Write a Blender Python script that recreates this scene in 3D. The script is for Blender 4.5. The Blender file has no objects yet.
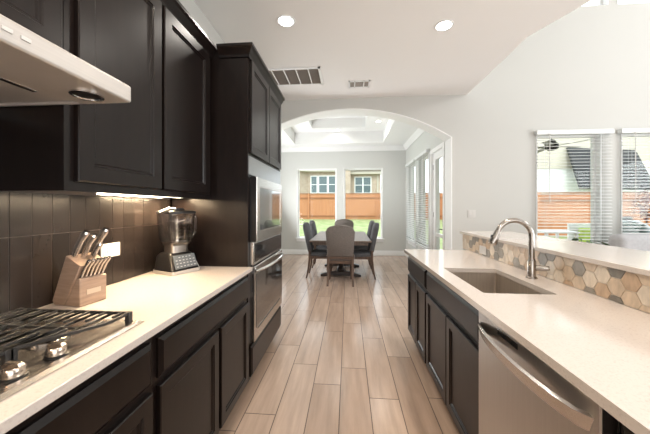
import bpy, bmesh, math, random
from mathutils import Vector, Matrix
random.seed(7)
S = bpy.context.scene
COL = S.collection
PI = math.pi
# ------------------------------------------------------------------ camera
TH = math.atan(23/282)
cam_d = bpy.data.cameras.new('camera'); cam = bpy.data.objects.new('camera', cam_d); COL.objects.link(cam)
cam.location = (0, 0, 1.326); cam.rotation_euler = (PI/2, 0, TH)
cam_d.sensor_width = 36; cam_d.lens = 36*282/650; cam_d.shift_y = -9/650; cam_d.clip_start = .02; cam_d.clip_end = 300
S.camera = cam
# ------------------------------------------------------------------ render look
S.view_settings.view_transform = 'Standard'; S.view_settings.look = 'None'
S.view_settings.gamma = 1; S.view_settings.use_curve_mapping = False
S.view_settings.exposure = 0.0
S.cycles.use_denoising = True
S.cycles.max_bounces = 8; S.cycles.diffuse_bounces = 4; S.cycles.glossy_bounces = 4; S.cycles.transparent_max_bounces = 16
S.cycles.sample_clamp_indirect = 6
S.cycles.caustics_reflective = False; S.cycles.caustics_refractive = False
# ------------------------------------------------------------------ world + lights
W = bpy.data.worlds.new('world'); S.world = W; W.use_nodes = True
bgn = W.node_tree.nodes['Background']; bgn.inputs[0].default_value = (.88, .94, 1, 1); bgn.inputs[1].default_value = 3.2
def light(name, kind, loc, rot, energy, color=(1, 1, 1), size=1, size_y=None, **k):
    d = bpy.data.lights.new(name, kind); o = bpy.data.objects.new(name, d); COL.objects.link(o)
    o.location = loc; o.rotation_euler = rot; d.energy = energy; d.color = color
    if kind == 'AREA':
        d.shape = 'RECTANGLE' if size_y else 'SQUARE'; d.size = size
        if size_y: d.size_y = size_y
    for a, b in k.items(): setattr(d, a, b)
    return o
light('sun', 'SUN', (0, -20, 20), (math.radians(48), 0, math.radians(-12)), 1.0, (1, .96, .9), angle=.03)
light('added_fill_right', 'AREA', (6.7, .3, 1.7), (0, math.radians(112), 0), 360, (.93, .97, 1), 3.0, 4.2)  # unseen area lamp added before the closed east wall, tilted up to brighten ceilings
light('added_fill_back', 'AREA', (1.2, -3.9, 1.5), (math.radians(-118), 0, PI), 130, (.97, .98, 1), 5.6, 2.6)  # added lamp behind the camera to lift the ambient; south wall is solid
light('daylight_high_windows', 'AREA', (6.8, 1.2, 4.5), (0, math.radians(85), 0), 150, (.97, .98, 1), 1.1, 3.4)
light('added_fill_dining', 'AREA', (-1.98, 6.3, 1.4), (0, math.radians(-118), 0), 120, (.97, .99, 1), 1.6, 2.0)  # fill lamp added at the solid dining wall, aimed up to brighten the tray

# ------------------------------------------------------------------ materials
def mat(name, col, rough=.5, metal=0, noise=0, nscale=8, stretch=(1, 1, 1), col2=None, bump=0, bscale=60, coat=0, spec=None, ramp=(.35, .65), emit=None, estr=0, aniso=0):
    m = bpy.data.materials.new(name); m.use_nodes = True; nt = m.node_tree; N = nt.nodes; L = nt.links
    b = N['Principled BSDF']; b.inputs['Base Color'].default_value = (*col, 1)
    b.inputs['Roughness'].default_value = rough; b.inputs['Metallic'].default_value = metal
    b.inputs['Coat Weight'].default_value = coat; b.inputs['Coat Roughness'].default_value = .15
    if aniso: b.inputs['Anisotropic'].default_value = aniso
    if spec is not None: b.inputs['Specular IOR Level'].default_value = spec
    if emit: b.inputs['Emission Color'].default_value = (*emit, 1); b.inputs['Emission Strength'].default_value = estr
    tc = N.new('ShaderNodeNewGeometry'); mp = N.new('ShaderNodeMapping'); mp.inputs['Scale'].default_value = stretch
    L.new(tc.outputs['Position'], mp.inputs['Vector'])
    nz = N.new('ShaderNodeTexNoise'); nz.inputs['Scale'].default_value = nscale; nz.inputs['Detail'].default_value = 5
    L.new(mp.outputs[0], nz.inputs['Vector'])
    if col2 is None: col2 = tuple(max(0, c*(1-noise)) for c in col)
    r = N.new('ShaderNodeValToRGB'); r.color_ramp.elements[0].position = ramp[0]; r.color_ramp.elements[1].position = ramp[1]
    r.color_ramp.elements[0].color = (*col, 1); r.color_ramp.elements[1].color = (*col2, 1)
    L.new(nz.outputs['Fac'], r.inputs[0]); L.new(r.outputs[0], b.inputs['Base Color'])
    m['ramp'] = 1
    if bump:
        n2 = N.new('ShaderNodeTexNoise'); n2.inputs['Scale'].default_value = bscale; n2.inputs['Detail'].default_value = 3
        L.new(mp.outputs[0], n2.inputs['Vector'])
        bp = N.new('ShaderNodeBump'); bp.inputs['Strength'].default_value = bump; bp.inputs['Distance'].default_value = .002
        L.new(n2.outputs['Fac'], bp.inputs['Height']); L.new(bp.outputs[0], b.inputs['Normal'])
    return m
def tone_mat(name, c0, c1, rough=.35, stretch=(14, 1.6, 14), grain=.18, spec=None, bump=0, mid=None, rnoise=0):
    """colour runs c0..c1 by the face attribute 'tone', with grain"""
    m = bpy.data.materials.new(name); m.use_nodes = True; nt = m.node_tree; N = nt.nodes; L = nt.links
    b = N['Principled BSDF']; b.inputs['Roughness'].default_value = rough
    if spec is not None: b.inputs['Specular IOR Level'].default_value = spec
    at = N.new('ShaderNodeAttribute'); at.attribute_name = 'tone'
    r = N.new('ShaderNodeValToRGB'); r.color_ramp.elements[0].color = (*c0, 1); r.color_ramp.elements[1].color = (*c1, 1)
    if mid:
        for p, c in mid:
            e = r.color_ramp.elements.new(p); e.color = (*c, 1)
    L.new(at.outputs['Fac'], r.inputs[0])
    g = N.new('ShaderNodeNewGeometry'); mp = N.new('ShaderNodeMapping'); mp.inputs['Scale'].default_value = stretch
    L.new(g.outputs['Position'], mp.inputs['Vector'])
    cb = N.new('ShaderNodeCombineXYZ'); mu = N.new('ShaderNodeMath'); mu.operation = 'MULTIPLY'; mu.inputs[1].default_value = 37
    L.new(at.outputs['Fac'], mu.inputs[0]); L.new(mu.outputs[0], cb.inputs[0]); L.new(mu.outputs[0], cb.inputs[1])
    va = N.new('ShaderNodeVectorMath'); L.new(mp.outputs[0], va.inputs[0]); L.new(cb.outputs[0], va.inputs[1])
    nz = N.new('ShaderNodeTexNoise'); nz.inputs['Scale'].default_value = 1; nz.inputs['Detail'].default_value = 8; nz.inputs['Roughness'].default_value = .62
    L.new(va.outputs[0], nz.inputs['Vector'])
    mr = N.new('ShaderNodeMapRange'); mr.inputs['From Min'].default_value = .3; mr.inputs['From Max'].default_value = .7
    mr.inputs['To Min'].default_value = 1-grain; mr.inputs['To Max'].default_value = 1+grain
    L.new(nz.outputs['Fac'], mr.inputs['Value'])
    mx = N.new('ShaderNodeVectorMath'); mx.operation = 'SCALE'; L.new(r.outputs[0], mx.inputs[0]); L.new(mr.outputs[0], mx.inputs['Scale'])
    L.new(mx.outputs[0], b.inputs['Base Color'])
    if bump:
        bp = N.new('ShaderNodeBump'); bp.inputs['Strength'].default_value = bump; bp.inputs['Distance'].default_value = .002
        L.new(nz.outputs['Fac'], bp.inputs['Height']); L.new(bp.outputs[0], b.inputs['Normal'])
    return m
def glass(name, tint=(1, 1, 1), refl=.09, rough=.02):
    m = bpy.data.materials.new(name); m.use_nodes = True; nt = m.node_tree; N = nt.nodes; L = nt.links
    for n in list(N): N.remove(n)
    o = N.new('ShaderNodeOutputMaterial'); t = N.new('ShaderNodeBsdfTransparent'); t.inputs[0].default_value = (*tint, 1)
    g = N.new('ShaderNodeBsdfGlossy'); g.inputs['Roughness'].default_value = rough
    mx = N.new('ShaderNodeMixShader'); lw = N.new('ShaderNodeLayerWeight'); lw.inputs[0].default_value = .35
    ml = N.new('ShaderNodeMath'); ml.operation = 'MULTIPLY_ADD'; ml.inputs[1].default_value = .04 if refl < .05 else .6; ml.inputs[2].default_value = refl*.3
    L.new(lw.outputs['Fresnel'], ml.inputs[0]); L.new(ml.outputs[0], mx.inputs[0])
    L.new(t.outputs[0], mx.inputs[1]); L.new(g.outputs[0], mx.inputs[2]); L.new(mx.outputs[0], o.inputs[0])
    return m
def brickmat(name, c1, c2, mortar, scale, bw=.5, rh=.25, ms=.02, rough=.85):
    m = bpy.data.materials.new(name); m.use_nodes = True; nt = m.node_tree; N = nt.nodes; L = nt.links
    b = N['Principled BSDF']; b.inputs['Roughness'].default_value = rough
    g = N.new('ShaderNodeNewGeometry'); sp = N.new('ShaderNodeSeparateXYZ'); cb = N.new('ShaderNodeCombineXYZ'); ad = N.new('ShaderNodeMath')
    L.new(g.outputs['Position'], sp.inputs[0]); L.new(sp.outputs['X'], ad.inputs[0]); L.new(sp.outputs['Y'], ad.inputs[1])
    L.new(ad.outputs[0], cb.inputs['X']); L.new(sp.outputs['Z'], cb.inputs['Y'])
    t = N.new('ShaderNodeTexBrick'); L.new(cb.outputs[0], t.inputs['Vector'])
    for k, v in (('Color1', c1), ('Color2', c2), ('Mortar', mortar)): t.inputs[k].default_value = (*v, 1)
    t.inputs['Scale'].default_value = scale; t.inputs['Brick Width'].default_value = bw; t.inputs['Row Height'].default_value = rh; t.inputs['Mortar Size'].default_value = ms
    L.new(t.outputs[0], b.inputs['Base Color'])
    return m
M_wall = mat('painted_wall', (.535, .528, .497), .85, bump=.15, bscale=180)
M_ceil = mat('ceiling_paint', (.87, .855, .835), .9, bump=.2, bscale=150)
M_dwall = mat('dining_wall_paint', (.635, .64, .615), .85, bump=.1, bscale=180)
M_trim = mat('white_trim', (.86, .86, .85), .45)
M_cab = mat('espresso_wood', (.010, .0062, .0052), .3, noise=.35, nscale=6, stretch=(6, 6, .8), spec=.3)
M_cabin = mat('cabinet_dark_gap', (.008, .007, .006), .7)
M_count = mat('white_quartz', (.63, .565, .515), .14, col2=(.54, .475, .43), nscale=160, ramp=(.52, .74), coat=.3)
M_steel = mat('brushed_steel', (.60, .57, .54), .24, 1, noise=.06, nscale=4, stretch=(1, 1, 90), bump=.03, bscale=40)
M_steelh = mat('brushed_steel_flat', (.62, .58, .54), .27, 1, noise=.08, nscale=6, stretch=(30, 1, 1))
M_dwsteel = mat('dishwasher_steel', (.50, .48, .46), .28, 1, noise=.06, nscale=4, stretch=(60, 60, 1))
M_hood = mat('hood_steel', (.56, .525, .49), .40, .4, noise=.08, nscale=5, stretch=(1, 1, 40))
M_chrome = mat('polished_steel', (.72, .70, .68), .1, 1)
M_nickel = mat('brushed_nickel', (.38, .35, .32), .22, 1)
M_iron = mat('cast_iron', (.030, .028, .027), .3, 0, bump=.3, bscale=250)
M_black = mat('black_plastic', (.010, .009, .009), .3, spec=.3)
M_bglass = mat('black_glass', (.008, .008, .009), .04, coat=1)
M_oglass = mat('oven_glass', (.02, .018, .017), .03, coat=1, spec=1)
M_white = mat('white_plastic', (.60, .58, .55), .4)
M_tile = tone_mat('brown_wall_tile', (.013, .010, .0088), (.023, .0175, .0155), .26, (30, 6, 3), .15)
M_grout = mat('tile_grout', (.16, .135, .12), .8)
M_fgrout = mat('floor_grout', (.10, .075, .06), .8)
M_floor = tone_mat('wood_look_floor_tile', (.41, .295, .225), (.50, .375, .295), .2, (16, 1.5, 1), .17, bump=.04)
M_hexg = mat('hex_grout', (.62, .55, .47), .7)
M_hex = tone_mat('stone_hexagons', (.58, .46, .34), (.20, .18, .15), .3, (12, 30, 12), .2, mid=[(.35, (.50, .36, .245)), (.55, (.68, .59, .48)), (.75, (.27, .24, .20))])
M_glass = glass('window_glass', (.98, 1, .99), .02)
M_jar = glass('jar_plastic', (.93, .91, .89), .10, .04)
M_blind = mat('white_blind', (.72, .73, .72), .5)
M_lamp = mat('lamp_diffuser', (.9, .9, .9), .5, emit=(1, .97, .92), estr=14)
M_led = mat('led_diffuser', (.9, .8, .7), .5, emit=(1, .84, .62), estr=16)
M_knifeblk = mat('pale_wood', (.36, .255, .19), .42, col2=(.27, .185, .135), nscale=3, stretch=(3, 3, 30))
M_knifeblk2 = mat('pale_plate', (.50, .40, .31), .35)
M_tabletop = mat('table_wood', (.19, .135, .10), .35, col2=(.12, .085, .062), nscale=5, stretch=(12, 1, 1))
M_legwood = mat('chair_wood', (.115, .066, .042), .4, col2=(.075, .043, .028), nscale=6, stretch=(8, 8, 1))
M_fabr = mat('grey_brown_fabric', (.17, .145, .13), .9, col2=(.13, .112, .10), nscale=60, bump=.4, bscale=300)
M_fabg = mat('slate_fabric', (.095, .095, .10), .85, col2=(.07, .07, .075), nscale=60, bump=.4, bscale=300)
M_pedes = mat('dark_pedestal_wood', (.03, .02, .016), .4)
M_dark = mat('vent_dark', (.05, .047, .043), .8)
M_ventf = mat('vent_filter', (.42, .38, .34), .9)
M_grass = mat('lawn_grass', (.20, .27, .09), .9, col2=(.33, .36, .18), nscale=2.2, bump=.5, bscale=30)
M_fence = mat('cedar_fence', (.50, .225, .105), .8, col2=(.42, .18, .08), nscale=1.5, stretch=(7, 7, .5))
M_fencer = mat('cedar_rail', (.26, .11, .045), .8)
M_brick = brickmat('tan_brick', (.47, .37, .28), (.36, .27, .20), (.5, .46, .40), 2.2)
M_roof = mat('dark_shingle', (.045, .047, .05), .9, noise=.4, nscale=6, stretch=(1, 1, 6))
M_siding = mat('white_siding', (.78, .79, .78), .7)
M_housetrim = mat('house_trim', (.50, .46, .38), .7)
M_hglass = mat('house_window_glass', (.10, .14, .15), .1)
M_conc = mat('patio_concrete', (.42, .41, .39), .85, noise=.15)
M_egg = mat('green_ceramic', (.035, .075, .06), .22, noise=.3, nscale=40, coat=.6)
M_sofa = mat('light_grey_fabric', (.42, .42, .43), .95, noise=.1, nscale=30, bump=.4, bscale=200)
M_leaf = mat('leaf_green', (.05, .14, .03), .45, noise=.4, nscale=10)
M_redleaf = mat('red_leaf', (.16, .035, .04), .6, noise=.5, nscale=10)
M_terr = mat('grey_planter', (.35, .34, .33), .7)
M_lime = mat('lime_cushion', (.42, .55, .10), .9)
M_panelgrey = mat('blender_panel', (.10, .11, .12), .25)
M_bronze = mat('bronze_handle', (.03, .025, .02), .35, .6)

# ------------------------------------------------------------------ mesh builder
class MB:
    def __init__(s): s.bm = bmesh.new(); s.tone = s.bm.faces.layers.float.new('tone')
    def face(s, pts, mi=0, tone=0):
        f = s.bm.faces.new([s.bm.verts.new(p) for p in pts]); f.material_index = mi; f[s.tone] = tone; return f
    def box(s, x0, x1, y0, y1, z0, z1, mi=0, tone=0, R=None):
        v = [Vector((x, y, z)) for z in (z0, z1) for y in (y0, y1) for x in (x0, x1)]
        if R is not None: v = [R @ p for p in v]
        v = [s.bm.verts.new(p) for p in v]
        for q in ((0, 2, 3, 1), (4, 5, 7, 6), (0, 1, 5, 4), (2, 6, 7, 3), (0, 4, 6, 2), (1, 3, 7, 5)):
            f = s.bm.faces.new([v[i] for i in q]); f.material_index = mi; f[s.tone] = tone
        return s
    def loft(s, loops, mi=0, caps=True, closed=True, tone=0):
        vs = [[s.bm.verts.new(p) for p in l] for l in loops]; n = len(vs[0])
        for a, b in zip(vs, vs[1:]):
            for i in range(n if closed else n-1):
                j = (i+1) % n
                try: f = s.bm.faces.new((a[i], a[j], b[j], b[i])); f.material_index = mi; f[s.tone] = tone
                except ValueError: pass
        if caps and closed:
            for l in (list(reversed(vs[0])), vs[-1]):
                try: f = s.bm.faces.new(l); f.material_index = mi; f[s.tone] = tone
                except ValueError: pass
        return s
    def prism(s, poly, axis, a, b, mi=0, tone=0):
        """poly of 2d points extruded along axis from a to b"""
        def P(p, t):
            if axis == 'x': return Vector((t, p[0], p[1]))
            if axis == 'y': return Vector((p[0], t, p[1]))
            return Vector((p[0], p[1], t))
        return s.loft([[P(p, a) for p in poly], [P(p, b) for p in poly]], mi, tone=tone)
    def tube(s, pts, r, seg=10, mi=0, flat=None):
        pts = [Vector(p) for p in pts]; loops = []
        up = None
        for i, p in enumerate(pts):
            d = (pts[min(i+1, len(pts)-1)] - pts[max(i-1, 0)]).normalized()
            if up is None:
                up = Vector((0, 0, 1)) if abs(d.z) < .9 else Vector((1, 0, 0))
            u = d.cross(up).normalized(); v = u.cross(d).normalized(); up = v
            rr = r[i] if isinstance(r, (list, tuple)) else r
            fl = flat or 1
            loops.append([p + u*math.cos(2*PI*k/seg)*rr + v*math.sin(2*PI*k/seg)*rr*fl for k in range(seg)])
        return s.loft(loops, mi)
    def lathe(s, prof, c, axis=(0, 0, 1), seg=20, mi=0):
        """prof: (radius, height) pairs"""
        q = Vector((0, 0, 1)).rotation_difference(Vector(axis)).to_matrix(); c = Vector(c)
        return s.loft([[c + q @ Vector((max(r, 1e-4)*math.cos(2*PI*k/seg), max(r, 1e-4)*math.sin(2*PI*k/seg), h)) for k in range(seg)] for r, h in prof], mi)
    def rings(s, O, U, V, N, w, h, rr, mi=0, back=True):
        """stepped rectangular panel, rr: (inset, depth along N)"""
        O, U, V, N = map(Vector, (O, U, V, N)); loops = []
        for ins, d in rr:
            loops.append([O + U*a + V*b + N*d for a, b in ((ins, ins), (w-ins, ins), (w-ins, h-ins), (ins, h-ins))])
        return s.loft(loops, mi)
    def xf(s, R): bmesh.ops.transform(s.bm, matrix=R, verts=s.bm.verts); return s
def wloc(o):
    v = Vector((0, 0, 0))
    while o: v += o.location; o = o.parent
    return v
def obj(name, mb, mats, parent=None, bev=0, seg=2, smooth=35, base=None, sub=0):
    bm = mb.bm
    bmesh.ops.recalc_face_normals(bm, faces=bm.faces)
    off = wloc(parent) if parent else (Vector(base) if base else Vector((0, 0, 0)))
    bmesh.ops.translate(bm, vec=-off, verts=bm.verts)
    me = bpy.data.meshes.new(name); bm.to_mesh(me); bm.free()
    for m in (mats if isinstance(mats, (list, tuple)) else [mats]): me.materials.append(m)
    o = bpy.data.objects.new(name, me); COL.objects.link(o)
    if parent: o.parent = parent
    elif base: o.location = base
    if smooth:
        me.shade_smooth(); me.set_sharp_from_angle(angle=math.radians(smooth))
    if bev:
        b = o.modifiers.new('bevel', 'BEVEL'); b.width = bev; b.segments = seg; b.limit_method = 'ANGLE'; b.angle_limit = math.radians(40)
    if sub:
        u = o.modifiers.new('subsurf', 'SUBSURF'); u.levels = sub; u.render_levels = sub
    return o
def thing(name, loc, label, cat, group=None):
    o = bpy.data.objects.new(name, None); COL.objects.link(o); o.location = loc; o.empty_display_size = .05
    o['label'] = label; o['category'] = cat
    if group: o['group'] = group
    return o
def tag(o, label, cat, group=None):
    o['label'] = label; o['category'] = cat
    if group: o['group'] = group
    return o
def struct(name, mb, mats, bev=0, smooth=30):
    o = obj(name, mb, mats, bev=bev, smooth=smooth); o['kind'] = 'structure'; return o
def copy_tree(o, parent=None):
    c = o.copy(); COL.objects.link(c); c.parent = parent
    for ch in o.children: copy_tree(ch, c)
    return c

# ================================================================== STRUCTURE
AW0, AW1 = 4.45, 4.73          # arch wall front and back
DX0, DX1, DY1 = -2.08, 1.60, 8.0
# floor of wood-look tiles
m = MB(); m.box(-2.3, 7.3, -4.6, 8.2, -.06, -.003, 1)
offs = {-3: .862, -2: .545, -1: .287, 0: .517, 1: .159, 2: .728}
TWd, TL, G = .2035, .914, .0028
i0 = int((-2.2+.055)//TWd); i1 = int((7.2+.055)//TWd)
for i in range(i0, i1+1):
    xa = -.055 + i*TWd; o_ = offs.get(i, random.random()*TL)
    y = -4.6 - random.random()*0 ; k0 = int((-4.6-o_)//TL)
    for k in range(k0, 15):
        ya, yb = o_+k*TL, o_+(k+1)*TL
        ya2, yb2 = max(ya, -4.6), min(yb, 8.1)
        if yb2-ya2 < .02: continue
        m.face([(xa+G, ya2+G, 0), (xa+TWd-G, ya2+G, 0), (xa+TWd-G, yb2-G, 0), (xa+G, yb2-G, 0)], 0, random.random())
struct('floor', m, [M_floor, M_fgrout], smooth=0)
# kitchen left wall
m = MB(); m.box(-1.45, -1.276, -4.5, AW0, 0, 3.2); struct('wall_left', m, M_wall)
# arch wall + great room wall with window openings
R_, zc = 2.85, 2.89-2.85
def arc(n=36, r=R_, hw=1.583, cz=zc):
    out = []
    a = math.asin(hw/r)
    for k in range(n+1):
        t = -a + 2*a*k/n; out.append((r*math.sin(t), cz + r*math.cos(t)))
    return out
A = arc()
m = MB()
poly = [(-2.3, 0), (-1.583, 0)] + A + [(1.583, 0), (2.3, 0), (2.3, 5.7), (-2.3, 5.7)]
m.prism(poly, 'y', AW0, AW1)
GW = [(2.81, 3.69), (3.98, 4.91), (5.13, 6.06)]
TR = [(2.83, 3.78), (3.925, 4.91), (5.13, 6.06)]
AWG = AW0+.14
def span(xa, xb, holes, z=0, top=3.6):
    for a, b in holes: m.box(xa, xb, AW0, AWG, z, a); z = b
    m.box(xa, xb, AW0, AWG, z, top)
xs = 2.3
for a, b in GW:
    span(xs, a, []); span(a, b, [(.6, 2.42)]); xs = b
span(xs, 7.2, [])
xs = 2.3
for a, b in TR:
    span(xs, a, [], 3.6, 5.7); span(a, b, [(4.3, 5.3)], 3.6, 5.7); xs = b
span(xs, 7.2, [], 3.6, 5.7)
struct('wall_north', m, M_wall)
# arch liner (painted reveal)
inner = arc(r=R_-.012, hw=1.571)
m = MB()
for y0, y1, poly in [(AW0-.004, AW1+.004, [(-1.583, .0)] + A + [(1.583, .0), (1.569, .0)] + list(reversed(inner)) + [(-1.569, .0)])]:
    m.prism(poly, 'y', y0, y1)
struct('trim_1', m, M_trim)
# kitchen ceiling slab
m = MB()
cp = [(-1.45, -4.5), (2.55, -4.5), (2.55, 1.3), (1.8, 3.0), (1.8, AW0), (-1.45, AW0)]
m.prism(cp, 'z', 3.05, 3.25)
struct('ceiling', m, M_ceil)
m = MB()
for (xa, ya), (xb, yb) in (((2.55, -4.5), (2.55, 1.3)), ((2.55, 1.3), (1.8, 3.0)), ((1.8, 3.0), (1.8, AW0))):
    d = Vector((xb-xa, yb-ya, 0)).normalized(); n = Vector((-d.y, d.x, 0))*.12
    m.prism([(xa, ya), (xb, yb), (xb+n.x, yb+n.y), (xa+n.x, ya+n.y)], 'z', 3.25, 5.6)
struct('wall_bulkhead', m, M_wall)
m = MB(); m.box(-2.4, 7.4, -4.7, AW1, 5.6, 5.75); struct('ceiling_great_room', m, M_ceil)
m = MB(); m.box(7.0, 7.2, -4.6, AW0, 0, 5.6); struct('wall_east', m, M_wall)
m = MB(); m.box(-1.45, 7.0, -4.7, -4.5, 0, 5.6); struct('wall_south', m, M_wall)
m = MB(); m.box(-1.45, -1.3, -4.6, AW0, 3.25, 5.6); struct('wall_west_upper', m, M_wall)
# dining room
m = MB(); m.box(DX0-.15, DX0, AW1, DY1+.2, 0, 3.05); struct('wall_dining_left', m, M_dwall)
DW = [(-1.44, -.33), (-.11, .96)]
m = MB()
def spanY(xa, xb, holes):
    z = 0
    for a, b in holes: m.box(xa, xb, DY1, DY1+.2, z, a); z = b
    m.box(xa, xb, DY1, DY1+.2, z, 3.05)
spanY(DX0, DW[0][0], []); spanY(*DW[0], [(.47, 2.44)]); spanY(DW[0][1], DW[1][0], []); spanY(*DW[1], [(.47, 2.44)]); spanY(DW[1][1], DX1+.2, [])
struct('wall_dining_back', m, M_dwall)
SW = [(6.82, 7.62), (5.74, 6.54)]; DR = (4.88, 5.56)
m = MB()
def spanX(ya, yb, holes):
    z = 0
    for a, b in holes: m.box(DX1, DX1+.15, ya, yb, z, a); z = b
    m.box(DX1, DX1+.15, ya, yb, z, 3.05)
m.box(DX1, DX1+.15, DR[0], DR[1], 2.36, 3.05)
spanX(AW1, DR[0], []); spanX(DR[1], SW[1][0], []); spanX(*SW[1], [(.5, 2.42)]); spanX(SW[1][1], SW[0][0], []); spanX(*SW[0], [(.5, 2.42)]); spanX(SW[0][1], DY1, [])
struct('wall_dining_right', m, M_dwall)
# dining tray ceiling
m = MB()
def frame_slab(x0, x1, y0, y1, hx0, hx1, hy0, hy1, z0, z1):
    m.box(x0, hx0, y0, y1, z0, z1); m.box(hx1, x1, y0, y1, z0, z1)
    m.box(hx0, hx1, y0, hy0, z0, z1); m.box(hx0, hx1, hy1, y1, z0, z1)
frame_slab(DX0-.15, DX1+.15, AW1, DY1+.2, -1.43, .92, 5.25, 7.5, 3.05, 3.35)
frame_slab(-1.6, 1.1, 5.05, 7.7, -.91, .42, 5.75, 7.1, 3.35, 3.59)
m.box(-1.2, .7, 5.5, 7.4, 3.59, 3.7)
M_dceil = mat('dining_ceiling_paint', (.86, .86, .85), .9)
struct('ceiling_dining', m, M_dceil)
# crown mould and baseboards
def crown(x0, x1, y, s, nm):
    m = MB(); m.prism([(y, 2.93), (y+s*.018, 2.93), (y+s*.03, 2.965), (y+s*.075, 3.02), (y+s*.09, 3.05), (y, 3.05)], 'x', x0, x1); struct(nm, m, M_trim)
crown(DX0, DX1, DY1, -1, 'trim_2')
m = MB(); m.prism([(DX1, 2.93), (DX1-.018, 2.93), (DX1-.03, 2.965), (DX1-.075, 3.02), (DX1-.09, 3.05), (DX1, 3.05)], 'y', AW1, DY1); struct('trim_3', m, M_trim)
m = MB(); m.prism([(DX0, 2.93), (DX0+.018, 2.93), (DX0+.03, 2.965), (DX0+.075, 3.02), (DX0+.09, 3.05), (DX0, 3.05)], 'y', AW1, DY1); struct('trim_4', m, M_trim)
bbp = lambda s, c: [(c, 0), (c+s*.016, 0), (c+s*.016, .115), (c+s*.006, .135), (c, .135)]
m = MB(); m.prism(bbp(-1, DY1), 'x', DX0, DX1); struct('baseboard_dining_back', m, M_trim)
m = MB(); m.prism(bbp(-1, DX1), 'y', DR[1]+.07, DY1); struct('baseboard_dining_right', m, M_trim)
m = MB(); m.prism(bbp(1, DX0), 'y', AW1, DY1); struct('baseboard_dining_left', m, M_trim)
m = MB(); m.prism(bbp(-1, AW0), 'x', 1.59, 7.0); struct('baseboard_north', m, M_trim)

# windows
wn = [0]
def window_xz(x0, x1, z0, z1, y, sill=True, mid=False, depth=.2):
    """window in a wall that faces -Y; frame sits in the opening"""
    wn[0] += 1
    m = MB(); t = .035; yf = y+.07
    for a in ((x0, x0+t, z0, z1), (x1-t, x1, z0, z1), (x0+t, x1-t, z0, z0+t), (x0+t, x1-t, z1-t, z1)):
        m.box(a[0], a[1], yf, yf+.06, a[2], a[3])
    if mid: m.box(x0+t, x1-t, yf+.01, yf+.05, (z0+z1)/2-.02, (z0+z1)/2+.02)
    w = struct('window_%d' % wn[0], m, M_trim, bev=.004)
    m = MB(); m.box(x0+t, x1-t, yf+.028, yf+.032, z0+t, z1-t); obj('glass_pane', m, M_glass, w, smooth=0)
    m = MB(); r = .012
    for a in ((x0-r, x0+.004, z0, z1+r), (x1-.004, x1+r, z0, z1+r), (x0, x1, z1-.004, z1+r)): m.box(a[0], a[1], y-.006, y+.139, a[2], a[3])
    obj('window_reveal', m, M_trim, w)
    if sill:
        m = MB(); m.box(x0-.05, x1+.05, y-.05, yf, z0-.03, z0+.004); m.box(x0-.03, x1+.03, y-.018, y, z0-.10, z0-.03); obj('window_sill', m, M_trim, w, bev=.005)
    return w
for a, b in DW: window_xz(a, b, .47, 2.44, DY1)
for a, b in GW: window_xz(a, b, .6, 2.42, AW0)
for a, b in TR: window_xz(a, b, 4.3, 5.3, AW0, sill=False)
for a, b in SW:
    wn[0] += 1
    m = MB(); t = .035; xf = DX1+.05; z0, z1 = .5, 2.42
    for q in ((a, a+t, z0, z1), (b-t, b, z0, z1), (a+t, b-t, z0, z0+t), (a+t, b-t, z1-t, z1)): m.box(xf, xf+.06, q[0], q[1], q[2], q[3])
    w = struct('window_%d' % wn[0], m, M_trim, bev=.004)
    m = MB(); m.box(xf+.028, xf+.032, a+t, b-t, z0+t, z1-t); obj('glass_pane', m, M_glass, w, smooth=0)
    m = MB(); m.box(DX1-.05, xf, a-.06, b+.06, z0-.03, z0+.004); m.box(DX1-.018, DX1, a-.04, b+.04, z0-.11, z0-.03); obj('window_sill', m, M_trim, w, bev=.005)
    m = MB()
    for q in ((a-.06, a, z0, z1+.06), (b, b+.06, z0, z1+.06), (a, b, z1, z1+.06)): m.box(DX1-.015, DX1, q[0], q[1], q[2], q[3])
    obj('casing', m, M_trim, w, bev=.004)
# patio door
m = MB(); a, b = DR; z1 = 2.36; xf = DX1+.03
for q in ((a+.01, a+.13, .02, z1), (b-.13, b-.01, .02, z1), (a+.13, b-.13, .02, .25), (a+.13, b-.13, z1-.13, z1), (a+.13, b-.13, .80, .86)):
    m.box(xf, xf+.045, q[0], q[1], q[2], q[3])
d = struct('door_1', m, M_trim, bev=.004)
m = MB(); m.box(xf+.02, xf+.025, a+.13, b-.13, .86, z1-.13); obj('glass_pane', m, M_glass, d, smooth=0)
m = MB(); m.box(xf+.02, xf+.025, a+.13, b-.13, .25, .80); obj('glass_pane', m, M_glass, d, smooth=0)
m = MB(); m.lathe([(.028, 0), (.028, .012), (.01, .014), (.01, .05)], (xf, a+.07, .96), (-1, 0, 0)); m.tube([(xf-.05, a+.07, .96), (xf-.055, a+.12, .965), (xf-.05, a+.17, .955)], .009)
m.lathe([(.026, 0), (.026, .02), (.015, .025)], (xf, a+.07, 1.10), (-1, 0, 0)); obj('door_handle', m, M_bronze, d)
for z in (.3, 1.2, 2.1):
    m = MB(); m.box(xf-.006, xf+.01, b-.02, b+.005, z-.045, z+.045); obj('hinge', m, M_nickel, d)
m = MB()
for q in ((a-.07, a, 0, z1+.07), (b, b+.07, 0, z1+.07), (a, b, z1, z1+.07)): m.box(DX1-.018, DX1, q[0], q[1], q[2], q[3])
for q in ((a, a+.01), (b-.01, b)): m.box(DX1, DX1+.15, q[0], q[1], 0, z1)
m.box(DX1, DX1+.15, a, b, z1-.002, z1+.01)
obj('casing', m, M_trim, d, bev=.004)

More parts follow.
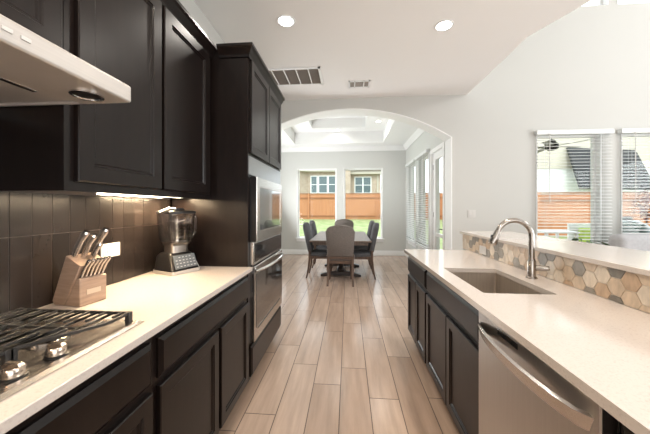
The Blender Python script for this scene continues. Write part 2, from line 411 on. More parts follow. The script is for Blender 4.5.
# blinds
def blind(axis, a, b, z0, z1, face, label, tilt, group='white slat blinds', wand=True):
    """axis 'x': spans x a..b hanging at y=face (room side is -y); axis 'y': spans y, hangs at x=face (room side is -x)"""
    t = thing('window_blind', ((a+b)/2, face, z1) if axis == 'x' else (face, (a+b)/2, z1), label, 'blind')
    def bx(m, s0, s1, d0, d1, zz0, zz1):
        if axis == 'x': m.box(s0, s1, face+d0, face+d1, zz0, zz1)
        else: m.box(face+d0, face+d1, s0, s1, zz0, zz1)
    m = MB(); bx(m, a-.02, b+.02, -.075, -.002, z1-.055, z1+.012); obj('head_rail', m, M_blind, t, bev=.004)
    m = MB(); n = int((z1-.08-z0)/.047); hw = .024
    for k in range(n):
        z = z1-.085-k*.047; dz = math.sin(tilt)*hw; dy = math.cos(tilt)*hw
        q = [(-dy, -dz), (0, -dz*0+.003), (dy, dz), (dy, dz+.003), (0, .006), (-dy, -dz+.003)]
        q = [(face-.038+p, z+w_) for p, w_ in q]
        m.prism(q, 'x' if axis == 'x' else 'y', a, b)
    obj('slats', m, M_blind, t, smooth=0)
    m = MB(); bx(m, a, b, -.062, -.014, z0, z0+.022); obj('bottom_rail', m, M_blind, t, bev=.003)
    m = MB()
    for s in (a+.12, b-.12):
        for dd in (-.064, -.012): bx(m, s-.0012, s+.0012, dd-.001, dd+.001, z0+.02, z1-.05)
    obj('ladder_cord', m, M_blind, t)
    if wand:
        m = MB(); bx(m, a+.145, a+.153, -.088, -.080, z1-1.05, z1-.04); obj('tilt_wand', m, M_white, t)
    return t
blind('x', 2.785, 3.80, .63, 2.455, AW0-.001, 'white slat blind on the great room wall, nearer the arch', .12)
blind('x', 3.935, 4.955, .63, 2.455, AW0-.001, 'white slat blind with the kamado grill seen through its slats', .12)
blind('y', 6.75, 7.70, .52, 2.47, DX1-.001, 'white slat blind on the dining right wall, by the far corner', .5, wand=False)
blind('y', 5.66, 6.62, .52, 2.47, DX1-.001, 'white slat blind next to the glass patio door', .35)

# ================================================================== CABINET HELPERS
CT = .914
def door_rings(fr=.055, th=.02):
    return [(0, 0), (0, th-.004), (.004, th), (fr, th), (fr+.004, th-.006), (fr+.010, th-.006), (fr+.016, th-.011), (fr+.02, th-.011)]
def drawer_rings(th=.02): return [(0, 0), (0, th-.010), (.012, th-.003), (.016, th), (.02, th)]
def cab_panel(name, parent, X, sgn, y0, y1, z0, z1, rr):
    m = MB()
    if sgn > 0: m.rings((X, y0, z0), (0, 1, 0), (0, 0, 1), (1, 0, 0), y1-y0, z1-z0, rr)
    else: m.rings((X, y1, z0), (0, -1, 0), (0, 0, 1), (-1, 0, 0), y1-y0, z1-z0, rr)
    return obj(name, m, M_cab, parent, smooth=20)
def base_cabinet(label, xb, xf, sgn, y0, y1, drawers, doors, top=.884):
    """xf = face frame plane; doors sit proud of it"""
    t = thing('base_cabinet', ((xb+xf)/2, (y0+y1)/2, 0), label, 'cabinet')
    m = MB(); m.box(min(xb, xf), max(xb, xf), y0+.0005, y1-.0005, .10, top); m.box(min(xb, xf-sgn*.07), max(xb, xf-sgn*.07), y0+.001, y1-.001, 0, .10)
    obj('cabinet_body', m, M_cab, t, smooth=0)
    for a, b in drawers: cab_panel('drawer_front', t, xf, sgn, a, b, .700, .848, drawer_rings())
    for a, b in doors: cab_panel('door', t, xf, sgn, a, b, .125, .672, door_rings(.05))
    return t
LW = -1.276
# ------------------------------------------------------------------ left run
base_cabinet('dark base cabinet under the gas cooktop', LW+.002, -.705, 1, .05, .965, [(.07, .945)], [(.07, .503), (.510, .945)])
base_cabinet('dark base cabinet between the cooktop and the oven tower', LW+.002, -.705, 1, .965, 1.925, [(.984, 1.905)], [(.984, 1.455), (1.497-.012, 1.905)])
m = MB(); m.box(LW+.002, -.665, -.95, 1.924, .886, CT)
tag(obj('countertop', m, M_count, bev=.003), 'pale quartz countertop along the left wall, under cooktop and knife block', 'countertop')
# backsplash tiles
m = MB(); m.box(-1.2755, -1.2705, -.95, 1.924, CT+.001, 1.66, 1)
y = 1.889-.0775*37
while y < 1.92:
    for z0, z1 in ((CT+.002, 1.214), (1.216, 1.386), (1.386, 1.66)):
        if z0 > 1.3 and y > .87: continue
        ya, yb = max(y+.001, -.95), min(y+.0765, 1.923)
        if yb-ya > .005:
            m.box(-1.2712, -1.268, ya+.0006, yb-.0006, z0, z1, 0, random.random())
    y += .0775
tag(obj('tile_backsplash', m, [M_tile, M_grout], bev=0, smooth=0), 'dark brown vertical tile backsplash on the left wall behind knife block', 'backsplash')
# upper cabinets
CTOP = 2.412
def crown_cab(m, xf, y0, y1, z=CTOP, wrap0=True):
    prof = [(0, -.03), (.010, -.03), (.016, -.014), (.038, .018), (.05, .028), (.05, .046), (0, .046)]
    def ring(o): return None
    pr = [(xf+p, z+q) for p, q in prof]
    m.loft([[Vector((x, y0-((x-xf) if wrap0 else 0), zz)) for x, zz in pr], [Vector((x, y1, zz)) for x, zz in pr]])
    if wrap0:
        m.loft([[Vector((xf-.205, y0-p, z+q)) for p, q in prof], [Vector((xf+p, y0-p, z+q)) for p, q in prof]])
def wall_cabinet(label, y0, y1, z0, doors, xf=-.97):
    t = thing('wall_cabinet', (-1.12, (y0+y1)/2, z0), label, 'cabinet')
    m = MB(); m.box(LW+.002, xf, y0+.0005, y1-.0005, z0+.02, CTOP)
    m.box(xf-.019, xf, y0+.0005, y1-.0005, z0, z0+.02); m.box(LW+.002, xf-.019, y0+.0005, y0+.018, z0, z0+.02)
    m.box(LW+.002, xf, y0+.0005, y1-.0005, CTOP, CTOP+.04)
    obj('cabinet_body', m, M_cab, t, smooth=0)
    for a, b in doors: cab_panel('door', t, xf, 1, a, b, z0+.035, CTOP-.03, door_rings(.06))
    m = MB(); crown_cab(m, xf, y0, y1, wrap0=False); obj('crown_moulding', m, M_cab, t, smooth=0)
    return t
wall_cabinet('dark wall cabinet directly above the range hood', .05, .888, 1.80, [(.07, .462), (.470, .868)])
wall_cabinet('dark two-door wall cabinet above the blender, beside the hood', .889, 1.923, 1.386, [(.925, 1.375), (1.397, 1.875)])
# under cabinet lights
for y0, y1, x, e_, lab in ((1.05, 1.445, -1.0, 5.5, 'lit under-cabinet light bar above the outlet'), (1.48, 1.87, -1.15, 13, 'lit under-cabinet light bar above the blender, near the oven tower')):
    zz = 1.383 if x > -1.1 else 1.398
    t = thing('under_cabinet_light', (x, (y0+y1)/2, 1.406), lab, 'light')
    m = MB(); m.box(x-.014, x+.014, y0, y1, zz+.003, 1.4055); obj('housing', m, M_white, t)
    m = MB(); m.box(x-.011, x+.011, y0+.01, y1-.01, zz-.003, zz+.003); obj('diffuser', m, M_led, t)
    l = light('led_glow', 'AREA', (x, (y0+y1)/2, zz-.006), (0, 0, 0), e_, (1, .74, .46), .02, y1-y0-.02)
# oven tower
TX, TY0, TY1 = -.70, 1.926, 2.87
t = thing('oven_cabinet', (-.98, (TY0+TY1)/2, 0), 'tall dark cabinet tower holding the microwave and wall oven', 'cabinet')
m = MB(); m.box(LW+.002, TX, TY0, TY0+.02, .10, CTOP); m.box(LW+.002, TX, TY1-.02, TY1, .10, CTOP); m.box(LW+.002, LW+.02, TY0, TY1, .10, CTOP)
m.box(LW+.002, TX-.07, TY0, TY1, 0, .10); m.box(LW+.02, TX, TY0+.02, TY1-.02, .10, .12); m.box(LW+.002, TX, TY0, TY1, CTOP, CTOP+.04)
m.box(LW+.02, TX, TY0+.02, TY1-.02, 1.56, 1.70); m.box(LW+.02, TX, TY0+.02, TY1-.02, CTOP-.02, CTOP)
m.box(TX-.02, TX, TY0+.02, TY0+.06, .12, 1.56); m.box(TX-.02, TX, TY1-.06, TY1-.02, .12, 1.56)
m.box(TX-.02, TX, TY0+.02, TY1-.02, .28, .36); m.box(TX-.02, TX, TY0+.02, TY1-.02, 1.70, CTOP)
obj('cabinet_body', m, M_cab, t, smooth=0)
mid = (TY0+TY1)/2
for a, b in ((TY0+.03, mid-.006), (mid+.006, TY1-.03)): cab_panel('door', t, TX, 1, a, b, 1.715, CTOP-.03, door_rings(.055))
cab_panel('drawer_front', t, TX, 1, TY0+.03, TY1-.03, .125, .335, drawer_rings())
m = MB(); m.box(TX, TX+.006, TY0+.01, TY1-.01, 1.565, 1.695); obj('filler_panel', m, mat('filler_panel', (.40, .40, .41), .3, 1), t)
m = MB(); crown_cab(m, TX, TY0, TY1); obj('crown_moulding', m, M_cab, t, smooth=0)
# microwave
MX = TX+.001
t = thing('built_in_microwave', (MX, mid, 1.09), 'stainless built-in microwave above the wall oven', 'microwave')
m = MB(); m.box(MX-.4, MX, TY0+.08, TY1-.08, 1.10, 1.55); obj('body', m, M_black, t)
y0, y1, z0, z1 = TY0+.04, TY1-.14, 1.088, 1.550
m = MB(); m.box(MX, MX+.046, y0, y1, z0, z1); obj('door_body', m, M_black, t)
m = MB(); m.rings((MX+.0462, y0+.001, z0), (0, 1, 0), (0, 0, 1), (1, 0, 0), y1-y0-.002, z1-z0, [(0, 0), (0, .003), (.002, .005), (.070, .005), (.072, .0022), (.08, .0022)])
obj('door_frame', m, M_steel, t, smooth=20)
m = MB(); m.box(MX+.0486, MX+.0496, y0+.075, y1-.075, z0+.074, z1-.074); obj('door_glass', m, M_oglass, t)
m = MB(); m.box(MX+.0497, MX+.0502, y0+.08, y1-.08, z0+.076, z0+.105); obj('control_strip', m, M_bglass, t)
# wall oven
t = thing('wall_oven', (MX, mid, .36), 'stainless wall oven with curved handle below the microwave', 'oven')
y0, y1 = TY0+.04, TY1-.06
m = MB(); m.box(MX-.5, MX, TY0+.08, TY1-.08, .37, 1.06); obj('body', m, M_black, t)
m = MB(); m.box(MX, MX+.026, y0, y1, .915, 1.082); obj('control_housing', m, M_steel, t, bev=.003)
m = MB(); m.box(MX+.026, MX+.029, y0+.03, y1-.012, .935, 1.068); obj('control_panel', m, M_bglass, t)
m = MB(); m.rings((MX, y0, .365), (0, 1, 0), (0, 0, 1), (1, 0, 0), y1-y0, .905-.365, [(0, 0), (0, .03), (.003, .034), (.07, .034), (.072, .028), (.075, .028)])
obj('oven_door', m, M_steel, t, smooth=20)
m = MB(); m.box(MX+.0345, MX+.0365, y0+.035, y1-.03, .455, .845); obj('door_glass', m, M_bglass, t)
m = MB(); n = 14
hp = [(MX+.034+.052*math.sin(PI*k/n)**.5, y0+.02+(y1-y0-.04)*k/n, .872) for k in range(n+1)]
m.tube(hp, .011, 8); obj('handle', m, M_chrome, t)
# range hood
t = thing('range_hood', (-1.0, .46, 1.676), 'stainless under-cabinet range hood above the cooktop', 'range hood')
HY0, HY1, HF = .05, .884, -.72
m = MB()
prof = [(LW+.012, 1.70), (LW+.012, 1.676), (LW+.03, 1.676), (LW+.03, 1.694), (HF-.175, 1.694), (HF-.175, 1.676), (HF-.004, 1.676), (HF, 1.680), (HF, 1.727), (HF-.01, 1.735), (-.955, 1.797), (LW+.012, 1.797)]
m.prism(prof, 'y', HY0, HY1); m.box(LW+.012, HF-.16, HY1-.012, HY1, 1.676, 1.70); m.box(LW+.012, HF-.16, HY0, HY0+.012, 1.676, 1.70)
obj('hood_body', m, M_hood, t, bev=.0025)
m = MB(); m.box(LW+.035, HF-.18, .47, HY1-.014, 1.684, 1.694); obj('filter_panel', m, M_hood, t, bev=.003)
m = MB(); m.box(LW+.035, HF-.18, HY0+.014, .462, 1.684, 1.694); obj('filter_panel', m, M_hood, t, bev=.003)
m = MB(); m.box(-.965, -.945, .70, .79, 1.6815, 1.6842); obj('filter_latch', m, M_chrome, t, bev=.001)
m = MB(); m.lathe([(.043, 0), (.043, -.004), (.034, -.005), (.032, .001)], (-.805, .81, 1.676), seg=28); obj('lamp_ring', m, M_chrome, t)
m = MB(); m.lathe([(.033, .0), (.0, .0005)], (-.805, .81, 1.6735), seg=24); obj('lamp_glass', m, M_black, t)
for y in (.505, .54, .575):
    m = MB(); m.box(HF-.001, HF+.003, y-.010, y+.010, 1.699, 1.708); obj('button', m, M_white, t, bev=.001)
# outlet on the backsplash
t = thing('wall_outlet', (-1.268, 1.415, 1.10), 'white double outlet plate on the brown tiles behind the knives', 'outlet')
m = MB(); m.box(-1.268, -1.262, 1.350, 1.470, 1.064, 1.138); obj('cover_plate', m, M_white, t, bev=.002)
for y in (1.38, 1.44):
    m = MB(); m.box(-1.262, -1.2605, y-.018, y+.018, 1.075, 1.127); m.box(-1.2605, -1.260, y-.006, y-.004, 1.09, 1.10, 1); m.box(-1.2605, -1.260, y+.004, y+.006, 1.09, 1.10, 1); m.box(-1.2605, -1.260, y-.006, y-.004, 1.108, 1.118, 1); m.box(-1.2605, -1.260, y+.004, y+.006, 1.108, 1.118, 1)
    obj('socket', m, [M_white, M_dark], t)

# ------------------------------------------------------------------ cooktop
t = thing('gas_cooktop', (-.97, .507, CT), 'stainless gas cooktop set into the left countertop', 'cooktop')
CZ = CT+.001
m = MB(); m.rings((-1.225, .05, CZ), (1, 0, 0), (0, 1, 0), (0, 0, 1), .49, .914, [(0, 0), (0, .003), (.012, .009), (.03, .009), (.04, .006), (.05, .006)])
obj('cooktop_plate', m, M_steelh, t, smooth=20)
KZ = CZ+.006; M_knob = mat('knob_steel', (.62, .54, .47), .2, 1)
burn = [(-1.11, .22, .04), (-.96, .22, .033), (-1.03, .52, .055), (-1.11, .80, .033), (-.93, .80, .042)]
for x, y, r in burn:
    m = MB(); m.lathe([(r+.018, 0), (r+.018, .006), (r+.004, .012), (r+.002, .02), (0, .02)], (x, y, KZ), seg=24); b = obj('burner', m, M_nickel, t)
    m = MB(); m.lathe([(r, 0), (r+.002, .004), (r-.002, .009), (0, .011)], (x, y, KZ+.020), seg=24); obj('burner_cap', m, M_iron, b)
GZ = .958
def grate(ya, yb, outline):
    """outline: front edge x as list of (x,y) from near to far"""
    m = MB(); h = .010; w = .0045
    def bar(p, q, hh=.008, ww=.0038):
        p, q = Vector(p), Vector(q); d = (q-p).normalized(); n = Vector((-d.y, d.x, 0))*ww
        up = Vector((0, 0, hh))
        m.loft([[p-n-up, p+n-up, p+n, p-n], [q-n-up, q+n-up, q+n, q-n]])
    xb = -1.20
    for (p, q) in zip(outline, outline[1:]): bar((*p, GZ), (*q, GZ), .010, .0045)
    bar((xb, ya, GZ), (xb, yb, GZ)); bar((xb, yb, GZ), (*outline[-1], GZ), .010, .0045); bar((xb, ya, GZ), (*outline[0], GZ), .010, .0045)
    x = xb+.031
    xm = max(p[0] for p in outline)
    while x < xm-.02:
        yl = ya
        for (p, q) in zip(outline, outline[1:]):
            lo, hi = sorted((p[0], q[0]))
            if lo < x < hi and abs(hi-lo) > 1e-6: yl = p[1]+(q[1]-p[1])*(x-p[0])/(q[0]-p[0])
        yh = yb
        bar((x, yl, GZ), (x, yl+(yh-yl)*.36, GZ)); bar((x, yh, GZ), (x, yh-(yh-yl)*.36, GZ))
        if int((x-xb)/.031+.5) % 2 == 0: bar((x, yl, GZ), (x, yh, GZ))
        x += .031
    ym = (ya+yb)/2
    bar((xb, ym, GZ-.001), (xm-.005 if len(outline) < 3 else -.80, ym, GZ-.001))
    for x, y in ((xb, ya), (xb, yb), outline[0], outline[-1]):
        m.box(x-.008, x+.008, y-.009, y+.009, KZ, GZ)
    return obj('grate', m, M_iron, t, bev=.0015)
grate(.075, .345, [(-.775, .075), (-.775, .15), (-.885, .345)])
grate(.355, .665, [(-.885, .355), (-.885, .665)])
grate(.675, .94, [(-.885, .675), (-.775, .85), (-.775, .94)])
for k in range(5):
    y = .31+.1*k; x = -.795
    m = MB(); m.lathe([(.026, 0), (.026, .004), (.022, .006), (.021, .0065)], (x, y, KZ), seg=24, mi=1); m.lathe([(.022, 0), (.0225, .018), (.020, .022), (0, .0225)], (x, y, KZ+.006), seg=24)
    m.prism([(x-.022, KZ+.018), (x+.022, KZ+.018), (x+.024, KZ+.030), (x+.018, KZ+.037), (x-.018, KZ+.037), (x-.024, KZ+.030)], 'y', y-.0065, y+.0065)
    obj('control_knob', m, [M_knob, M_black], t, bev=.0012)

# ------------------------------------------------------------------ knife block and knives
KB = Vector((-1.2475, 1.1585, CT)); ang = math.radians(8)     # front of block looks to +x, slightly -y
fx = Vector((math.cos(-ang), math.sin(-ang), 0)); sx = Vector((math.sin(ang), math.cos(ang), 0))
def kb(f, s, z): return KB + fx*f + sx*s + Vector((0, 0, z))
t = thing('knife_block', KB, 'pale wood knife block full of steel knives on the left counter', 'knife block')
hw = .057
m = MB(); pr = [(.010, .001), (.066, .001), (.153, .172), (.075, .212), (0, .018)]
m.loft([[kb(f, -hw, z) for f, z in pr], [kb(f, hw, z) for f, z in pr]])
obj('main_block', m, M_knifeblk, t, bev=.003)
m = MB(); pr = [(.069, .001), (.150, .001), (.150, .112), (.144, .117), (.128, .117)]
m.loft([[kb(f, -hw, z) for f, z in pr], [kb(f, hw, z) for f, z in pr]])
obj('steak_knife_block', m, M_knifeblk, t, bev=.003)
m = MB(); q = [kb(.1503, a, b) for a, b in ((-.030, .045), (.030, .045), (.030, .066), (-.030, .066))]; m.loft([q, [p+fx*.0015 for p in q]]); obj('name_plate', m, M_knifeblk2, t)
def knife(f, s, z, d, L, r, label, name='kitchen_knife', grp='knives in the block'):
    base = kb(f, s, z); d = Vector(d).normalized()
    o = thing(name, base, label, 'knife', grp)
    side = d.cross(sx).normalized()
    def sec(t_, w, th, bend=0): 
        c = base + d*t_ + side*bend
        return [c + side*w*math.cos(2*PI*k/12) + sx*th*math.sin(2*PI*k/12) for k in range(12)]
    m = MB(); m.loft([sec(-.004, r*.8, r*.55), sec(L*.12, r*.85, r*.6)]); obj('bolster', m, M_chrome, o)
    m = MB(); m.loft([sec(L*.12, r*.8, r*.62), sec(L*.35, r*1.05, r*.72, .002), sec(L*.6, r*.85, r*.68, 0), sec(L*.85, r*1.1, r*.72, -.004), sec(L*.93, r*1.1, r*.7, -.005)], mi=0)
    obj('handle', m, mat_handle, o)
    m = MB(); m.loft([sec(L*.93, r*1.1, r*.72, -.005), sec(L, r*.8, r*.55, -.007)]); obj('end_cap', m, M_chrome, o)
mat_handle = mat('steel_handle', (.55, .50, .46), .25, 1)
up = lambda a, b=0: fx*math.sin(a)+Vector((0, 0, math.cos(a)))+sx*b
A0 = math.radians(25)
big = [(.092, -.036, .2075, .120, .0165, 'long steel knife at the near edge of the block, black-backed handle'),
       (.108, -.012, .1995, .112, .015, 'steel knife standing second from the near edge of the block top'),
       (.136, .002, .1855, .085, .013, 'shorter steel knife low in the middle of the block top'),
       (.104, .034, .2015, .135, .0175, 'tallest steel knife at the far edge of the block, by the outlet')]
for f, s, z, L, r, lab in big:
    knife(f, s, z, up(A0, .06), L, r, lab)
places = ['nearest', 'second', 'third', 'fourth', 'fifth', 'farthest']
for k in range(6):
    knife(.139, -.043+.0175*k, .1225, up(A0, .04), .082, .0088, '%s of the six small steak knives, counted from the near side of the block' % places[k], 'steak_knife', 'steak knives in the low front of the block')

# ------------------------------------------------------------------ blender
BL = Vector((-1.105, 1.745, CT)); ba = math.radians(-22)
bf = Vector((math.cos(ba), math.sin(ba), 0)); bs = Vector((-math.sin(ba), math.cos(ba), 0))
def bp(f, s, z): return BL + bf*f + bs*s + Vector((0, 0, z))
def rr(f0, f1, hs, z, r=.02, n=4):
    pts = []
    for cx, cy, a0 in ((f1-r, hs-r, 0), (f0+r, hs-r, PI/2), (f0+r, -hs+r, PI), (f1-r, -hs+r, 1.5*PI)):
        for k in range(n+1):
            a = a0+PI/2*k/n; pts.append(bp(cx+r*math.cos(a), cy+r*math.sin(a), z))
    return pts
t = thing('kitchen_blender', BL, 'countertop blender with clear jar and black base beside the oven tower', 'blender')
m = MB(); m.loft([rr(-.10, .095, .098, .001), rr(-.10, .098, .10, .02), rr(-.095, .088, .097, .03), rr(-.09, .060, .088, .105), rr(-.075, .035, .072, .128)]); obj('motor_base', m, M_black, t)
m = MB(); m.loft([rr(-.102, .100, .102, .002), rr(-.102, .101, .102, .022)]); obj('base_trim', m, M_hood, t)
m = MB(); 
q0 = [bp(.0915, -.078, .034), bp(.0915, .078, .034), bp(.0605, .076, .115), bp(.0605, -.076, .115)]
m.loft([q0, [p+bf*.006+Vector((0, 0, .002)) for p in q0]]); cp_ = obj('control_panel', m, M_panelgrey, t, bev=.002)
m = MB()
for r_ in range(4):
    for c_ in range(6):
        if r_ == 3 and c_ not in (1, 2, 3, 4): continue
        a = .045+.018*r_; s = -.06+.024*c_; ff = .0915-(a-.034)*.3827+.0065
        p = bp(ff, s, a+.002)
        q = [p-bs*.006, p+bs*.006, p+bs*.006+Vector((-.0016, 0, .004)), p-bs*.006+Vector((-.0016, 0, .004))]
        m.loft([q, [v+bf*.001 for v in q]])
obj('buttons', m, mat('grey_button', (.30, .31, .32), .4), cp_)
m = MB(); m.loft([rr(-.062, .045, .06, .128, .03), rr(-.062, .045, .06, .172, .03), rr(-.072, .058, .068, .19, .03)]); obj('jar_collar', m, mat('collar_steel', (.55, .5, .45), .3, 1), t)
m = MB()
o1 = [rr(-.076, .062, .072, .19, .025), rr(-.084, .070, .083, .23, .028), rr(-.090, .077, .091, .375, .03)]
i1_ = [rr(-.088, .075, .089, .375, .03), rr(-.082, .068, .081, .23, .028), rr(-.073, .059, .069, .194, .025)]
m.loft(o1+i1_); obj('jar', m, M_jar, t)
m = MB(); m.tube([bp(.0, .082, .36), bp(.005, .125, .362), bp(.008, .135, .33), bp(.008, .13, .25), bp(.005, .10, .222), bp(.0, .07, .22)], .0095, 10); obj('jar_handle', m, M_jar, t)
m = MB(); m.lathe([(.010, .19), (.012, .21), (.007, .22), (.007, .34), (.003, .36)], BL, seg=12)
for z, a in ((.215, .3), (.25, 1.2), (.285, 2.2), (.32, .8)):
    for e in (0, PI):
        c = BL+Vector((0, 0, z)); d = Vector((math.cos(a+e), math.sin(a+e), .25)); n = d.cross(Vector((0, 0, 1))).normalized()*.008
        m.loft([[c-n, c+n, c+n+Vector((0, 0, .002)), c-n+Vector((0, 0, .002))], [c+d*.045-n*.3, c+d*.045+n*.3, c+d*.045+n*.3+Vector((0, 0, .001)), c+d*.045-n*.3+Vector((0, 0, .001))]])
obj('blade_stack', m, M_chrome, t)
m = MB(); m.loft([rr(-.094, .081, .095, .376, .03), rr(-.094, .081, .095, .388, .03), rr(-.084, .072, .086, .396, .03)]); m.loft([rr(-.04, .03, .045, .393, .02), rr(-.035, .025, .04, .412, .02)]); lid = obj('lid', m, M_black, t)
m = MB(); m.tube([bp(.02, -.03, .405), bp(.03, -.07, .41), bp(.035, -.115, .398), bp(.035, -.14, .388)], [.012, .012, .010, .008], 10, flat=.6); obj('lid_lever', m, M_hood, lid)
m = MB(); m.tube([bp(-.09, .06, .10), bp(-.10, .10, .11), bp(-.07, .14, .095), bp(-.02, .155, .05), bp(.02, .15, .01), bp(-.05, .16, .006)], .0028, 8); obj('power_cord', m, M_white, t)

# ================================================================== ISLAND
RX = .611
base_cabinet('narrow dark base cabinet at the far end of the peninsula', 1.15, RX, -1, 2.215, 2.872, [(2.23, 2.86)], [(2.23, 2.541), (2.549, 2.86)])
base_cabinet('wide dark base cabinet under the sink', 1.15, RX, -1, 1.31, 2.215, [(1.325, 2.20)], [(1.325, 1.758), (1.766, 2.20)], top=.884-.25)
# sink base needs open top: side and front rails only above the body
o = [x for x in bpy.data.objects if x.get('label') == 'wide dark base cabinet under the sink'][0]
m = MB(); m.box(RX, RX+.02, 1.311, 2.214, .634, .884); m.box(1.13, 1.15, 1.311, 2.214, .634, .884); m.box(RX+.02, 1.13, 1.311, 1.327, .634, .884); m.box(RX+.02, 1.13, 2.198, 2.214, .634, .884)
obj('cabinet_rails', m, M_cab, o, smooth=0)
base_cabinet('dark base cabinet on the near side of the dishwasher', 1.15, RX, -1, -.6, .685, [(-.58, .67)], [(-.58, .05), (.06, .67)])
# dishwasher
t = thing('dishwasher', (.85, .997, 0), 'stainless dishwasher with a bowed handle in the peninsula', 'dishwasher')
m = MB(); m.box(RX+.004, 1.14, .692, 1.305, .02, .878); obj('tub_body', m, M_black, t)
m = MB(); m.rings((RX+.003, 1.302, .11), (0, -1, 0), (0, 0, 1), (-1, 0, 0), .607, .765, [(0, 0), (0, .034), (.004, .038), (.03, .038)]); obj('door_panel', m, M_dwsteel, t, smooth=20)
m = MB(); m.box(RX-.038, RX-.02, .696, 1.301, .877, .883); obj('top_trim', m, M_steel, t)
m = MB(); m.box(RX-.0365, RX-.0352, 1.01, 1.14, .842, .862); obj('display', m, M_bglass, t)
m = MB(); n = 16; ld = []
for k in range(n+1):
    u = k/n; b_ = .058*math.sin(PI*u)**.45
    y = .708+.58*u; x = RX-.034-b_
    ld.append([Vector((x+.012, y, .790)), Vector((x+.020, y, .796)), Vector((x+.012, y, .834)), Vector((x+.002, y, .830))])
m.loft(ld); obj('handle', m, M_steel, t, smooth=50)
m = MB(); m.box(RX+.06, RX+.09, .695, 1.302, .0, .10); obj('kick_plate', m, M_black, t)
# countertop with sink cut-out
SX0, SX1, SY0, SY1 = .655, .995, 1.425, 2.0
m = MB(); x0, x1, y0, y1 = .5575, 1.168, -.6, 2.88
def rloop(a, b, c, d, r, z, n=5):
    pts = []
    for cx, cy, a0 in ((b-r, d-r, 0), (a+r, d-r, PI/2), (a+r, c+r, PI), (b-r, c+r, 1.5*PI)):
        for k in range(n+1): pts.append(Vector((cx+r*math.cos(a0+PI/2*k/n), cy+r*math.sin(a0+PI/2*k/n), z)))
    return pts
ou = rloop(x0, x1, y0, y1, .004, CT, 5); inn = rloop(SX0, SX1, SY0, SY1, .014, CT)
dn = lambda l, z: [Vector((p.x, p.y, z)) for p in l]
m.loft([dn(inn, .886), inn, ou, dn(ou, .886), dn(inn, .886)], caps=False)
tag(obj('countertop', m, M_count, smooth=20), 'pale quartz countertop with the undermount sink, right side', 'countertop')
# sink
m = MB(); e = .006
lo = lambda g, z, r=.013: rloop(SX0-g, SX1+g, SY0-g, SY1+g, r, z)
m.loft([lo(.03, .8845), lo(e, .8845), lo(e, .675), lo(-.008, .662)], caps=False); m.face(lo(-.008, .662))
t = tag(obj('kitchen_sink', m, mat('sink_steel', (.60, .53, .46), .32, .75, noise=.12, nscale=3, stretch=(30, 30, 1)), smooth=40), 'stainless undermount sink below the faucet', 'sink')
m = MB(); m.lathe([(.045, .0), (.045, .003), (.03, .004), (.028, -.002), (0, -.002)], ((SX0+SX1)/2, 1.72, .661)); obj('drain', m, M_chrome, t)
# faucet
F = Vector((1.075, 1.75, CT))
t = thing('kitchen_faucet', F, 'brushed nickel gooseneck faucet standing behind the sink', 'faucet')
m = MB(); m.lathe([(.029, .0005), (.029, .006), (.024, .010), (.022, .012), (.022, .10), (.018, .108), (.0165, .115), (0, .115)], F, seg=24); obj('faucet_base', m, M_nickel, t)
sp = [F+Vector((0, 0, .11)), F+Vector((0, 0, .18)), F+Vector((0, 0, .245))]
R2 = .094; d2 = Vector((-.95, .05, 0)).normalized()
for k in range(1, 15):
    a = PI*k/14*.90
    sp.append(F+Vector((0, 0, .245))+d2*(R2-R2*math.cos(a))+Vector((0, 0, R2*math.sin(a))))
m = MB(); m.tube(sp, .0150, 14); obj('spout', m, M_nickel, t)
e0 = sp[-1]; dd = (sp[-1]-sp[-2]).normalized()
m = MB(); m.tube([e0-dd*.002, e0+dd*.02, e0+dd*.045, e0+dd*.075, e0+dd*.085], [.0165, .019, .021, .024, .021], 14); sh = obj('spray_head', m, M_nickel, t)
m = MB(); p = e0+dd*.045; m.box(-.006, .006, -.006, .006, -.02, .02); m.xf(Matrix.Translation(p+d2*.016)); obj('spray_button', m, M_black, sh, bev=.002)
m = MB(); m.tube([F+Vector((.012, 0, .062)), F+Vector((.045, -.02, .062)), F+Vector((.062, -.03, .064)), F+Vector((.075, -.036, .066))], [.016, .016, .0155, .012], 14);
obj('lever', m, M_nickel, t)
# knee wall, hex tile, bar top
m = MB(); m.box(1.176, 1.36, -.6, 2.99, 0, 1.0625); struct('wall_peninsula', m, M_wall)
def clip(poly, a, b, c, d):
    def cl(p, ins, inter):
        out = []
        for i in range(len(p)):
            u, v = p[i-1], p[i]
            if ins(v):
                if not ins(u): out.append(inter(u, v))
                out.append(v)
            elif ins(u): out.append(inter(u, v))
        return out
    for ax, lim, sg in ((0, a, 1), (0, b, -1), (1, c, 1), (1, d, -1)):
        if not poly: return poly
        poly = cl(poly, lambda q: (q[ax]-lim)*sg >= 0, lambda u, v: tuple(u[i]+(v[i]-u[i])*(lim-u[ax])/(v[ax]-u[ax]) for i in (0, 1)))
    return poly
m = MB(); m.box(1.171, 1.1755, -.6, 2.988, CT+.001, 1.0615, 1)
hh = .0385; R6 = hh/math.cos(PI/6); rg = random.Random(3)
tones = [.0, .35, .55, .35, .0, .55, .75, 1.0, .9, .55, .0]
col_i = 0; y = -.6
while y < 3.05:
    for r_ in range(-1, 3):
        cz = CT+.028+r_*2*hh+(hh if col_i % 2 else 0)
        hx = [(y+(R6-.0022)*math.cos(PI*k/3), cz+(R6-.0022)*math.sin(PI*k/3)) for k in range(6)]
        pl = clip(hx, -.598, 2.987, CT+.002, 1.061)
        if len(pl) >= 3: m.prism(pl, 'x', 1.168, 1.172, 0, rg.choice(tones))
    y += 1.5*R6; col_i += 1
tag(obj('hexagon_tile_backsplash', m, [M_hex, M_hexg], smooth=0), 'beige and grey hexagon tile strip behind the faucet', 'backsplash')
m = MB(); m.box(1.15, 1.655, -.6, 3.02, 1.063, 1.087)
tag(obj('bar_top', m, M_count, bev=.003), 'raised white quartz bar ledge above the hexagon tiles', 'countertop')

